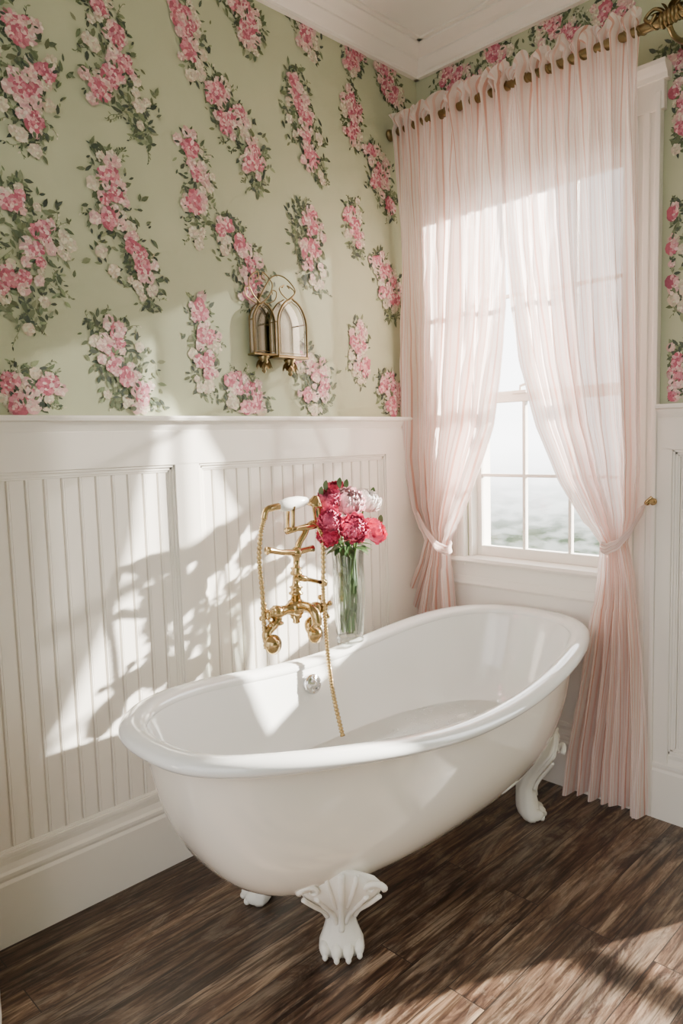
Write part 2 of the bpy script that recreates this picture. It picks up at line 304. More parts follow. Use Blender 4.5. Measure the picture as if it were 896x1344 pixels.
def framed(mb,ax,a,b,edges):
    def bx(p0,p1,za,zb,d=.026):
        if ax=='y': mb.box((0,p0,za),(d,p1,zb))
        else: mb.box((p0,-d,za),(p1,0,zb))
    bx(a,b,1.385,1.50)
    for e0,e1 in edges: bx(e0,e1,.2,1.39)
    for i in range(len(edges)-1):
        l,r=edges[i][1],edges[i+1][0]
        for k,(ww,dd) in enumerate(((.008,.022),(.018,.017),(.024,.014))):
            bx(l,l+ww,.26,1.385,dd); bx(r-ww,r,.26,1.385,dd); bx(l,r,1.385-ww,1.385,dd); bx(l,r,.26,.268+ww*.6,dd)
mb=MB(); framed(mb,'y',-4.2,0,[(-4.2,-3.6),(-2.62,-2.52),(-1.356,-1.259),(-.287,0)]); struct(mb.build('trim_7',white,bevel=.002))
mb=MB(); framed(mb,'x',1.10,WX-.1,[(1.10,1.155),(WX-.15,WX-.1)]); framed(mb,'x',2.6,3.6,[(2.6,2.7),(3.5,3.6)]); struct(mb.build('trim_8',white,bevel=.002))
# ------------------------------------------------------------------ windows
def casing(mb,x0,x1,y,z0,z1):
    mb.box((x0,-.022,z0),(x1,0,z1)); w=x1-x0
    mb.box((x0,-.034,z0),(x0+.018,-.02,z1)); mb.box((x1-.018,-.034,z0),(x1,-.02,z1)); mb.box((x0+w*.38,-.028,z0),(x0+w*.62,-.02,z1))
w1=empty('window_1',(.615,0,.9),kind='structure')
mb=MB(); casing(mb,.15,.255,0,.88,2.62); casing(mb,1.0,1.10,0,0,2.62)
mb.box((.13,-.03,2.56),(1.11,0,2.66)); mb.build('casing',white,w1,bevel=.003)
mb=MB().prism([(0,2.655),(.04,2.655),(.045,2.67),(.055,2.68),(.065,2.695),(.065,2.71),(0,2.71)],.11,1.125,'x'); mb.build('head_moulding',white,w1)
mb=MB(); mb.box((.26,0,.9),(.275,.15,2.5)); mb.box((.955,0,.9),(.97,.15,2.5)); mb.box((.26,0,2.485),(.97,.15,2.5)); mb.box((.97,-.015,.88),(1.0,.0,2.56)); mb.build('window_frame',white,w1)
mb=MB().prism([(-.15,.895),(.055,.895),(.062,.905),(.055,.918),(-.15,.918)],.13,1.0,'x'); mb.box((.15,-.024,.80),(1.0,0,.897)); mb.prism([(0,.79),(.03,.79),(.036,.80),(.03,.81),(.026,.83),(0,.83)],.14,1.0,'x'); mb.build('window_sill',white,w1,bevel=.002)
def sash(parent,x0,x1,z0,z1,y,rows,cols,st=.03,top=.035,bot=.045,name='sash'):
    s_=MB(); s_.box((x0,y,z0),(x0+st,y+.035,z1)); s_.box((x1-st,y,z0),(x1,y+.035,z1)); s_.box((x0+st,y,z0),(x1-st,y+.035,z0+bot)); s_.box((x0+st,y,z1-top),(x1-st,y+.035,z1))
    for i in range(1,cols): xx=x0+st+(x1-x0-2*st)*i/cols; s_.box((xx-.007,y+.006,z0+bot),(xx+.007,y+.03,z1-top))
    for i in range(1,rows): zz=z0+bot+(z1-top-z0-bot)*i/rows; s_.box((x0+st,y+.007,zz-.007),(x1-st,y+.029,zz+.007))
    so=s_.build(name,white,parent,bevel=.002)
    MB().box((x0+st-.004,y+.016,z0+bot-.004),(x1-st+.004,y+.02,z1-top+.004)).build('pane',glass,so)
    return so
sash(w1,.272,.958,.918,1.63,.045,2,3,st=.025)
sash(w1,.272,.958,1.60,2.49,.085,2,3,st=.025)
lk=MB(); lk.box((.46,.035,1.63),(.53,.07,1.642)); lk.tube([(.495,.05,1.64),(.495,.05,1.66),(.53,.045,1.668)],.006); lk.build('sash_lock',white,w1,smooth=True,angle=40)
w2=empty('window_2',(2.1,0,.1),kind='structure')
mb=MB(); casing(mb,WX-.1,WX,0,0,2.5); casing(mb,2.5,2.6,0,0,2.5); mb.box((WX-.1,-.03,2.4),(2.6,0,2.52)); mb.build('casing',white,w2)
sash(w2,WX,2.5,.10,2.4,.05,1,2,st=.03,bot=.09)
mb=MB(); mb.box((WX,.055,.355),(2.5,.08,.39)); mb.box((WX,.05,.95),(2.5,.085,.98)); mb.build('rail',white,w2)
d1=empty('door_1',(0,-3.0,0),kind='structure')
mb=MB(); a=Vector((.02,-2.95,0)); b_=Vector((.325,-2.125,0)); dr=(b_-a).normalized(); nn=Vector((-dr.y,dr.x,0))*.02
q=[a+nn,b_+nn,b_-nn,a-nn]
for z in (.01,2.1): mb.v+=[(p.x,p.y,z) for p in q]
for f in ((0,3,2,1),(4,5,6,7),(0,1,5,4),(1,2,6,5),(2,3,7,6),(3,0,4,7)): mb.f.append(list(f)); mb.m.append(0)
mb.build('door_leaf',white,d1,bevel=.003)
# ------------------------------------------------------------------ bathtub
TX,TY=.625,-.945
AX,BY=.435,.92
def lift(s):
    s=min(abs(s)/.92,1); return .072*(1-math.cos(PI*s))/2
def ringpts(a,b,z,w,n=112,e=2.6):
    out=[]
    for i in range(n):
        t=2*PI*i/n; c,s=math.cos(t),math.sin(t)
        x=a*math.copysign(abs(c)**(2/e),c); y=b*math.copysign(abs(s)**(2/e),s)
        out.append((TX+x,TY+y,z+w*lift(y/BY)))
    return out
tub=empty('bathtub',(TX,TY,0),'white clawfoot bathtub with rolled rim standing beside the beadboard wall','bathtub')
RT=.668
outer=[(.385,.866,RT-.042,1),(.382,.857,RT-.07,1),(.376,.842,.52,.75),(.363,.814,.44,.5),(.341,.775,.37,.3),(.309,.726,.31,.15),(.266,.665,.262,.05),(.210,.575,.224,0),(.145,.45,.202,0),(.075,.28,.190,0),(.01,.05,.186,0)]
mb=MB(); mb.grid([ringpts(*o_) for o_ in outer],cu=True); mb.build('body',enam_out,tub,smooth=True,sub=1)
inner=[(.374,.859,RT-.012,1),(.364,.845,RT-.035,1),(.354,.822,.58,.8),(.338,.785,.49,.55),(.316,.74,.42,.35),(.280,.68,.365,.2),(.235,.60,.32,.08),(.178,.49,.285,0),(.10,.32,.265,0),(.01,.05,.26,0)]
mb=MB(); mb.grid([ringpts(*o_) for o_ in inner],cu=True); mb.build('basin',enam,tub,smooth=True,sub=1)
prof=[]
for i in range(16):
    t=2*PI*i/16; prof.append((.036*math.cos(t),.025*math.sin(t)))
mb=MB(); mb.grid([ringpts(.399+p,.884+p,RT-.025+q,1,128) for p,q in prof],cu=True,cv=True); mb.build('rim',enam,tub,smooth=True,sub=1)
ov=at(411,898,0,.284); mb=MB().lathe([(.0,.014),(.012,.014),(.014,.008),(.030,.008),(.036,.003),(.037,-.02)],ov,(1,0,.12),24)
for k in range(6): a=2*PI*k/6; mb.ball((ov[0]+.011,ov[1]+.022*math.cos(a),ov[2]+.022*math.sin(a)),(.002,.006,.006),8)
mb.build('overflow_plate',chrome,tub,smooth=True)
ZK=[0,.05,.10,.13,.165,.20,.24,.27,.30,.33,.36]; OK=[.010,.004,-.002,.014,.046,.082,.118,.140,.158,.172,.184]
def foot(fx,fy,ang,shift=0):
    mb=MB(); c,s=math.cos(ang),math.sin(ang)
    def ko(z): return float(np.interp(z,ZK,OK))-shift*float(np.interp(z,[.10,.24],[0,1]))
    def W(o_,l,z): o_+=ko(z); l*=1.10; return Vector((fx+o_*c-l*s,fy+o_*s+l*c,max(z,0)))
    path=[(.350,.016,.008),(.336,.044,.016),(.314,.078,.024),(.280,.098,.030),(.246,.090,.034),(.206,.068,.036),(.164,.049,.036),(.122,.040,.036),(.088,.040,.038),(.060,.048,.042),(.036,.058,.043),(.014,.060,.038),(.0,.054,.030)]
    rows=[]; n=40
    for z,w,t in path:
        rw=[]
        for i in range(n):
            a=2*PI*i/n; rr=1+.06*math.cos(10*a)*(1 if z>.15 else .3)
            rw.append(W(math.cos(a)*t*rr,math.sin(a)*w*rr,z))
        rows.append(rw)
    k=mb.grid(rows,cu=True); mb.cap(k,n); mb.cap(k+(len(path)-1)*n,n)
    rot=Matrix.Rotation(ang,3,'Z')
    for l,oo in ((-.043,.018),(-.0148,.034),(.0148,.034),(.043,.018)):
        mb.ball(W(oo-.004,l,.024),(.034,.0175,.024),14,rot=rot); mb.ball(W(oo-.020,l*.85,.050),(.026,.015,.024),12,rot=rot)
        mb.ball(W(oo+.022,l*1.02,.013),(.011,.009,.012),10,rot=rot)
    for sd in (-1,1):
        pts=[]
        for k in range(20): a=k/19*6.0; q=.029*(1-k/21); z=.290+q*math.sin(a); pts.append(W(.027,sd*(.072+q*math.cos(a)),z))
        mb.tube(pts,[.0095-.0004*k for k in range(20)],8)
        mb.tube(smoothpath([W(.034,sd*.012,.10),W(.034,sd*.020,.15),W(.032,sd*.036,.20),W(.028,sd*.060,.26)],4),.0070,8)
        mb.tube(smoothpath([W(.022,sd*.036,.12),W(.026,sd*.046,.165),W(.026,sd*.068,.21),W(.022,sd*.092,.25)],4),.0066,8)
        mb.tube(smoothpath([W(.030,sd*.014,.20),W(.030,sd*.022,.26),W(.022,sd*.032,.31),W(.010,sd*.036,.335)],4),.0066,8)
    mb.tube(smoothpath([W(.036,0,.08),W(.036,0,.13),W(.034,0,.20),W(.030,0,.28),W(.014,0,.343)],4),.0095,8)
    return mb.build('foot',iron,tub,smooth=True)
foot(.752,-1.338,-.74,.0); foot(.748,-.335,.80,.075); foot(.395,-1.335,PI+.78,.02); foot(.505,-.335,PI-.80,.075)
WZ=.385
rg=ringpts(.300,.704,WZ,0,96); mb=MB(); rows=[]
for k in range(1,15):
    f=k/14; rows.append([(TX+(p[0]-TX)*f,TY+(p[1]-TY)*f,WZ) for p in rg])
k=mb.grid(rows,cu=True); mb.cap(k,96); tag(mb.build('bath_water',wm,smooth=True),'clear rippled water filling the bathtub','water',kind='stuff')
mb=MB()
for k in range(260):
    a=R.uniform(0,2*PI); q=R.random()**.8; px=.52+.14*q*math.cos(a)*(1+.3*math.sin(3*a)); py=-.58+.26*q*math.sin(a)*(1+.2*math.cos(2*a)); r=R.uniform(.002,.0045)
    mb.ball((px,py,WZ+.0005),(r,r,r*.4),6)
tag(mb.build('bath_foam',foamm,smooth=True),'white soap bubbles floating on the bath water','foam',kind='stuff')
# ------------------------------------------------------------------ faucet
FX=.225
def fp(px,py,x=FX): return Vector(at(px,py,0,x))
fb=fp(385,845); tap=empty('bathtub_faucet',(FX,fb.y,RT),'ornate brass telephone style bath faucet rising over the rim of the tub','faucet')
mb=MB()
c0=fp(388,797)
L1=fp(363,804,FX); L2=fp(414,799,FX)
mb.tube([L1+Vector((0,-.014,0)),L1+Vector((0,.006,0)),(c0+L1)/2,c0+Vector((0,-.018,0)),c0+Vector((0,.018,0)),(c0+L2)/2,L2+Vector((0,-.006,0)),L2+Vector((0,.014,0))],[.020,.022,.017,.029,.029,.017,.022,.020],18)
mb.ball(c0,(.038,.038,.034),18)
mb.lathe([(.005,-.060),(.014,-.055),(.012,-.044),(.022,-.036),(.024,0)],c0,(0,0,1),16)
for Lp,pxy in ((L1,(359,846)),(L2,(414,832))):
    e_=fp(*pxy,x=.262); mb.tube(smoothpath([Lp,Lp+Vector((.0,0,-.03)),e_+Vector((-.034,0,.035)),e_+Vector((-.026,0,.008)),e_],5),.0165,14)
    mb.lathe([(.016,-.022),(.026,-.016),(.034,-.006),(.034,.003),(.024,.008),(.018,.016),(.008,.022),(0,.023)],e_,(1,0,.15),22)
    mb.ball(Lp,(.027,.027,.027),14)
    mb.lathe([(.017,0),(.024,.004),(.024,.010),(.017,.014)],Lp+Vector((0,0,-.045)),(0,0,1),16)
mb.build('valve_body',brass,tap,smooth=True)
mb=MB(); s0=c0+Vector((.01,0,0)); mb.tube(smoothpath([s0,s0+Vector((.045,.0,.010)),s0+Vector((.085,.0,.0)),s0+Vector((.10,0,-.03)),s0+Vector((.10,0,-.05))],5),[.020]*5+[.018]*10+[.017]*5+[.021],16)
mb.build('spout',brass,tap,smooth=True)
for Lp,sg in ((L1,-1),(L2,1)):
    mb=MB(); o_=Lp+Vector((0,sg*.014,0)); mb.lathe([(.016,0),(.021,.006),(.013,.014),(.016,.024),(.021,.028),(.013,.038),(0,.041)],o_,(0,sg,0),14)
    t=o_+Vector((0,sg*.027,0))
    for a in (.5,.5+PI/2,.5+PI,.5+1.5*PI):
        d=Vector((math.cos(a),0,math.sin(a))); mb.tube([t,t+d*.022,t+d*.032],[.007,.006,.006],8); mb.ball(t+d*.038,.0105,10)
    mb.build('handle',brass,tap,smooth=True)
mb=MB(); r0=c0; r1=fp(389,725)
H=(r1-r0); mb.tube([r0,r0+H*.22,r0+H*.24,r0+H*.27,r0+H*.29,r0+H*.34,r0+H*.37,r0+H*.40,r0+H*.58,r0+H*.60,r0+H*.64,r0+H*.67,r0+H*.72,r0+H*.74,r0+H*.90,r0+H*.93,r1],[.024,.017,.026,.026,.019,.019,.026,.015,.012,.022,.022,.016,.022,.012,.012,.018,.018],18)
mb.tube([fp(350,723),fp(350,723)+Vector((0,.012,0)),fp(368,725),r1,fp(404,721),fp(410,720)],[.015,.012,.010,.013,.011,.014],14)
mb.tube(smoothpath([r1,fp(393,712),fp(400,700),fp(403,690)],4),.0115,12)
mb.ball(r1,.021,14)
mb.build('riser',brass,tap,smooth=True)
mb=MB(); v0=fp(388,757); v1=fp(428,766); d=(v1-v0); mb.tube([v0,v0+d*.3,v0+d*.35,v0+d*.8],[.012,.012,.008,.008],12); mb.lathe([(0,-.014),(.014,-.010),(.018,0),(.014,.010),(0,.014)],v1-d*.1,(0,1,0),14); mb.build('diverter_lever',brass,tap,smooth=True)
mb=MB(); k0=fp(402,692)
mb.tube([fp(376,697),fp(390,694),k0,fp(415,690),fp(426,688)],[.013,.009,.014,.010,.014],12)
for a,b2 in (((381,696),(381,668)),((418,689),(415,664))):
    p=fp(*a); q=fp(*b2)
    for sx in (1,-1): mb.tube(smoothpath([p,p+Vector((sx*.014,0,.012)),q+Vector((sx*.014,0,-.008)),q+Vector((sx*.020,0,.012))],4),.0065,8)
mb.build('cradle',brass,tap,smooth=True)
h0=fp(350,668); h1=fp(412,655); hv=h1-h0
mb=MB(); mb.tube([h0+hv*.24,h0+hv*.28,h0+hv*.45,h0+hv*.64,h0+hv*.80,h0+hv*.84],[.012,.019,.025,.023,.016,.012],18); hs_=mb.build('handset',porcelain,tap,smooth=True); hs_['label']='white porcelain handset grip'
mb=MB(); mb.tube(smoothpath([h0+hv*.28,h0+hv*.10,h0+Vector((0,-.004,-.006)),h0+Vector((0,-.014,-.035))],5),[.0125]*8+[.011]*8,12)
mb.build('handset_mount',brass,hs_,smooth=True)
g=h0+hv*1.04; mb=MB(); mb.lathe([(.0,.012),(.011,.010),(.018,-.002),(.030,-.018),(.032,-.028),(.0,-.029)],g,(.2,.2,1),20)
mb.build('spray_head',brass,hs_,smooth=True)
def hose(pts):
    P=smoothpath(pts,18); mb=MB(); Q=[]
    for i in range(len(P)-1):
        d=(P[i+1]-P[i]).length; n_=max(1,int(d/.0032))
        for j in range(n_): Q.append(P[i].lerp(P[i+1],j/n_))
    rad=[.0090 if i%3 else .0056 for i in range(len(Q))]
    mb.tube(Q,rad,8); return mb
hose([h0+Vector((0,-.014,-.035)),fp(342,700),fp(340,735),fp(344,775),fp(346,815),fp(349,852)]).build('hose',brass,tap,smooth=True)
hose([fp(402,691),fp(412,686,.23),fp(422,702,.23),fp(424,735,.23),fp(424,775,.24),fp(427,820,.27),fp(431,868,.31),fp(438,915,.34),fp(450,968,.385)]).build('hose',brass,tap,smooth=True)
# ------------------------------------------------------------------ vase and peonies
VX=.226; vb=at(459,829,0,VX); VY=vb[1]
VZ=RT+lift((VY-TY)/BY)-.001
vtop=at(459,720,0,VX)[2]
vase=empty('vase',(VX,VY,VZ),'clear cut glass vase of peonies standing on the tub rim','vase')
H=vtop-VZ; pr=[(.0,.0),(.044,.0),(.052,.004),(.054,.014),(.046,.024),(.052,.038),(.060,H*.5),(.058,H*.85),(.063,H),(.060,H),(.054,H*.85),(.055,H*.5),(.046,.038),(.012,.028),(0,.028)]
mb=MB(); n=28; rows=[]
for r,h in pr: rows.append([(VX+r*(1+(.04 if i%2 else 0)*(1 if .03<h<H*.9 else 0))*math.cos(2*PI*i/n),VY+r*(1+(.04 if i%2 else 0)*(1 if .03<h<H*.9 else 0))*math.sin(2*PI*i/n),VZ+h) for i in range(n)])
mb.grid(rows,cu=True); mb.build('glass_body',vglass,vase,smooth=True,angle=30)
def petal(name,c): return mat(name,lin(c),.55,var=.18,vscale=30,sub=.06)
pk=[petal('petal_hot_pink',(242,110,150)),petal('petal_magenta',(234,80,126)),petal('petal_blush',(250,206,210)),petal('petal_pale',(253,236,232)),petal('petal_red',(212,58,94))]
def peony(px,py,X,r,mi,label,lean):
    c=Vector(at(px,py,0,X)); ax=(c-Vector((VX,VY,vtop+.02))).normalized()*1.0+Vector((.75,-.6,.25)); ax.normalize()
    root=empty('peony',c,label,'flower','peonies in the glass vase')
    up=Vector((0,0,1)) if abs(ax.z)<.9 else Vector((1,0,0)); e1=ax.cross(up).normalized(); e2=ax.cross(e1)
    mb=MB()
    for rl,tip,cnt,wd in ((1.10,1.62,7,.58),(1.04,1.32,8,.52),(.97,1.04,9,.42),(.88,.80,9,.38),(.79,.60,8,.36),(.69,.43,7,.40),(.57,.28,6,.45),(.43,.15,5,.6)):
        for k in range(cnt):
            az0=2*PI*k/cnt+R.uniform(-.28,.28); tp=tip*R.uniform(.88,1.12); rr=rl*R.uniform(.91,1.08); rows=[]; ph=R.uniform(0,6)
            for i in range(8):
                s_=i/7; rw=[]
                for j in range(10):
                    t=j/9*2-1
                    dip=(1-abs(t)**2.2*.30*s_-.05*s_*math.cos(t*8+ph)); p2=2.7+(tp-2.7)*s_*dip
                    az=az0+t*wd*(.35+.65*s_)/max(.4,math.sin(max(p2,.2)))
                    q=r*rr*(1+.09*s_**3*math.sin(t*8+ph)+.12*s_**5)
                    rw.append(c+(e1*math.cos(az)+e2*math.sin(az))*math.sin(p2)*q+ax*math.cos(p2)*q*.9)
                rows.append(rw)
            mb.grid(rows)
    mb.build('bloom',pk[mi],root,smooth=True)
    s0=c-ax*r*.7; foot_=Vector((VX-lean[0]*.026,VY-lean[1]*.026,VZ+.04)); mid=Vector((VX+lean[0]*.030,VY+lean[1]*.030,vtop))
    mb=MB(); mb.tube(smoothpath([foot_,(foot_+mid)/2,mid,s0],5),.0036,7); mb.build('stem',green,root,smooth=True)
def leafmesh(mb,p,d,l,w):
    p=Vector(p); d=Vector(d).normalized(); sd=d.cross(Vector((0,0,1))).normalized() if abs(d.z)<.95 else Vector((1,0,0)); nn=sd.cross(d); rows=[]
    for i in range(7):
        s_=i/6; ww=w*math.sin(PI*min(1,s_*.95+.03))**.8; cc=p+d*l*s_-Vector((0,0,1))*l*.25*s_*s_
        rows.append([cc-sd*ww+nn*ww*.3,cc,cc+sd*ww+nn*ww*.3])
    mb.grid(rows)
pe=[(430,657,.20,.044,0,'hot pink peony at the upper left of the bouquet in the vase',(-1,-1)),
 (440,641,.13,.034,4,'dark red peony bud at the top of the bouquet',(-.5,-.2)),
 (457,658,.24,.054,2,'blush pink peony at the centre top of the bouquet',(.4,0)),
 (482,656,.20,.050,3,'pale almost white peony at the upper right of the bouquet',(.6,.9)),
 (433,682,.28,.037,0,'hot pink peony low on the left edge of the bouquet above the lowest one',(0,-1)),
 (430,702,.24,.036,1,'magenta peony hanging lowest at the left of the bouquet',(.2,-1)),
 (464,693,.31,.048,0,'large hot pink peony facing front at the bouquet centre',(1,.1)),
 (493,696,.22,.045,1,'magenta peony lowest at the right of the bouquet',(.3,1)),
 (455,706,.15,.038,2,'blush pink peony tucked low behind the large front peony',(-.6,.6))]
for p in pe: peony(*p)
mb=MB()
for k in range(36):
    a=R.uniform(0,2*PI); p0=Vector((VX,VY,vtop+R.uniform(0,.04)))+Vector((math.cos(a),math.sin(a),0))*.03
    leafmesh(mb,p0,(math.cos(a),math.sin(a),R.uniform(-.3,.9)),R.uniform(.05,.08),.015)
for px,py in ((422,640),(428,632),(455,630),(446,628),(418,668),(490,640),(500,676)):
    p=Vector(at(px,py+14,0,.19)); q=Vector(at(px,py-4,0,.19)); leafmesh(mb,p,q-p,.06,.014)
for k in range(20):
    a=R.uniform(0,2*PI); r=R.uniform(.010,.044); mb.tube([(VX+r*math.cos(a),VY+r*math.sin(a),VZ+.042),(VX+r*.8*math.cos(a+.8),VY+r*.8*math.sin(a+.8),vtop)],.0032,6)
for k in range(26):
    a=R.uniform(0,2*PI); leafmesh(mb,(VX+.022*math.cos(a),VY+.022*math.sin(a),VZ+R.uniform(.06,H*.8)),(math.cos(a)*.25,math.sin(a)*.25,1),.045,.010)
tag(mb.build('foliage',leafm,smooth=True),'green leaves and stems of the bouquet in the vase','leaves',kind='stuff')
# ------------------------------------------------------------------ wall sconce
sc=at(368,440,0,0); sconce=empty('wall_sconce',(0,sc[1],sc[2]),'antique brass lantern wall sconce on the floral wallpaper','wall sconce')
def W0(px,py,x): return Vector(at(px,py,0,x))
def arch(y0,y1,zb,zs,x,n=8):
    yc=(y0+y1)/2; w=(y1-y0)/2; pts=[Vector((x,y0,zb)),Vector((x,y0,zs))]
    for i in range(1,n): t=i/n; pts.append(Vector((x,y0+w*t**1.35,zs+w*1.2*math.sin(t*PI/2)**.9)))
    pts.append(Vector((x,yc,zs+w*1.3)))
    for i in range(n-1,0,-1): t=i/n; pts.append(Vector((x,y1-w*t**1.35,zs+w*1.2*math.sin(t*PI/2)**.9)))
    pts+=[Vector((x,y1,zs)),Vector((x,y1,zb))]; return pts
def panel(mb,P,x=None):
    k=len(mb.v); mb.v+=[(p.x if x is None else x,p.y,p.z) for p in P]; mb.f.append(list(range(k,k+len(P)))); mb.m.append(0)
XF=.075
ya=W0(333,440,.035).y; zb=W0(347,464,.035).z; zs=W0(347,420,.035).z; yaE=W0(361,440,.035).y
ya2=W0(365,440,XF).y; yb2=W0(402,440,XF).y; zb2=W0(384,468,XF).z; zs2=W0(384,424,XF).z
yc2=(ya2+yb2)/2; wd=(yb2-ya2); yl=ya; wl=yaE-ya
mb=MB(); A1=arch(ya2,yb2,zb2,zs2,XF); mb.tube(A1+[A1[0]],.0040,8); A1b=arch(ya2+.010,yb2-.010,zb2+.010,zs2,XF); mb.tube(A1b+[A1b[0]],.0016,6)
A0=arch(ya2,yb2,zb2,zs2,.03); mb.tube(A0+[A0[0]],.0036,8)
for y in (ya2,yb2):
    for z in (zb2,zs2): mb.tube([(.03,y,z),(XF,y,z)],.003,8)
mb.box((.02,ya2-.004,zb2-.007),(XF+.006,yb2+.004,zb2)); mb.build('lantern_frame',palebrass,sconce,smooth=True,angle=40)
mb=MB(); panel(mb,A1); mb.build('lantern_glass',lglass,sconce)
mb=MB(); panel(mb,A0,.034); mb.build('lantern_mirror',mirror,sconce)
mb=MB(); mb.tube([Vector((.010,yl+wl/2,zb-.02)),Vector((.010,yl+wl/2,zs+.10))],.005,8); mb.tube([(.008,yl+.02,zs-.01),(.02,yc2,zs2-.01)],.004,8); mb.build('back_bar',palebrass,sconce,smooth=True)
mb=MB(); Pm=arch(yl,yl+wl,zb,zs,.035); mb.tube(Pm+[Pm[0]],.0038,8); Pm2=arch(yl,yl+wl,zb,zs,.012); mb.tube(Pm2+[Pm2[0]],.0034,8); Pmb=arch(yl+.009,yl+wl-.009,zb+.009,zs,.035); mb.tube(Pmb+[Pmb[0]],.0015,6)
for p,q in ((Pm[0],Pm2[0]),(Pm[-1],Pm2[-1]),(Pm[1],Pm2[1]),(Pm[-2],Pm2[-2])): mb.tube([p,q],.003,8)
mb.box((.0,yl-.003,zb-.006),(.040,yl+wl+.003,zb)); sd_=mb.build('side_lantern',palebrass,sconce,smooth=True,angle=40)
mb=MB(); panel(mb,Pm2,.016); mb.build('lantern_mirror',mirror,sd_)
mb=MB(); tz=zs2+wd*.62; yl2=yl+wl/2
for sg in (-1,1):
    mb.tube(smoothpath([(.055,yc2,tz),(.055,yc2+sg*.03,tz+.02),(.05,yc2+sg*.035,tz+.04),(.045,yc2+sg*.008,tz+.055),(.045,yc2+sg*.018,tz+.045)],6),.0024,7)
    mb.tube(smoothpath([(.02,yl2,zs+.06),(.022,yl2+sg*.04,zs+.095),(.022,yl2+sg*.055,zs+.14),(.022,yl2+sg*.015,zs+.175),(.022,yl2+sg*.008,zs+.155),(.022,yl2+sg*.025,zs+.148)],6),.0024,7)
    mb.tube(smoothpath([(.02,yl2+sg*.02,zs+.06),(.022,yl2+sg*.065,zs+.08),(.022,yl2+sg*.075,zs+.11),(.022,yl2+sg*.055,zs+.115),(.022,yl2+sg*.055,zs+.10)],6),.0022,7)
mb.tube(smoothpath([(.02,yl2-.02,zs+.06),(.032,yl2+.04,zs+.155),(.045,yc2-.01,zs+.165),(.065,yc2+.03,zs+.115),(.055,yc2,tz)],6),.0024,7)
mb.build('scroll_crown',palebrass,sconce,smooth=True)
for (x,y,z) in ((.025,yl2,zb-.006),(.055,yc2,zb2-.007)):
    mb=MB().lathe([(.018,0),(.024,-.006),(.016,-.016),(.019,-.024),(.011,-.040),(.006,-.05),(.009,-.057),(.0,-.066)],(x,y,z),(0,0,1),16)
    for k in range(7): a=2*PI*k/7; leafmesh(mb,(x,y,z-.004),(math.cos(a)*.6,math.sin(a),-.9),.045,.013)
    mb.build('finial',palebrass,sconce,smooth=True)
# ------------------------------------------------------------------ curtains
RY,RZ=-.20,2.755
rod=empty('curtain_rod',(.6,RY,RZ),'ornate antique brass curtain rod above the window','curtain rod')
mb=MB(); X0,X1=.05,1.42; mb.tube([(X0+(X1-X0)*i/40,RY,RZ) for i in range(41)],.0165,14)
hel=[(X0+(X1-X0)*i/700,RY+.0165*math.cos(i*.30),RZ+.0165*math.sin(i*.30)) for i in range(701)]; mb.tube(hel,.0036,6); mb.build('pole',oldbrass,rod,smooth=True)
for xx,sg in ((.05,-1),(1.42,1)):
    mb=MB().lathe([(.013,0),(.02,.004),(.02,.010),(.012,.016),(.022,.028),(.026,.038),(.018,.044),(.0,.046)],(xx,RY,RZ),(sg,0,0),16)
    mb.build('finial',oldbrass,rod,smooth=True)
mb=MB(); mb.tube(smoothpath([(1.19,0,RZ+.0),(1.19,-.08,RZ-.03),(1.19,-.16,RZ-.04),(1.19,-.20,RZ-.02)],5),.009,8)
for k in range(5): mb.ball((1.17+.012*k,RY,RZ+.002*k),(.012,.026,.026),10)
for sg in (-1,1):
    mb.tube(smoothpath([(1.19,RY,RZ+.01),(1.19+sg*.04,RY-.01,RZ+.04),(1.19+sg*.07,RY-.015,RZ+.02),(1.19+sg*.05,RY-.02,RZ+.0),(1.19+sg*.035,RY-.02,RZ+.018)],6),.006,8)
    for k in range(4): leafmesh(mb,(1.19,RY,RZ),(sg*(1-.2*k),-.2,.3+.3*k),.07,.014)
mb.lathe([(.036,0),(.036,.006),(.02,.012),(0,.012)],(1.19,-.004,RZ),(0,-1,0),18); mb.build('bracket',oldbrass,rod,smooth=True)
mb=MB(); mb.tube([(.10,0,RZ),(.10,RY,RZ)],.008,8); mb.lathe([(.03,0),(.03,.006),(.02,.012),(0,.012)],(.10,-.002,RZ),(0,-1,0),18); mb.build('bracket',oldbrass,rod,smooth=True)
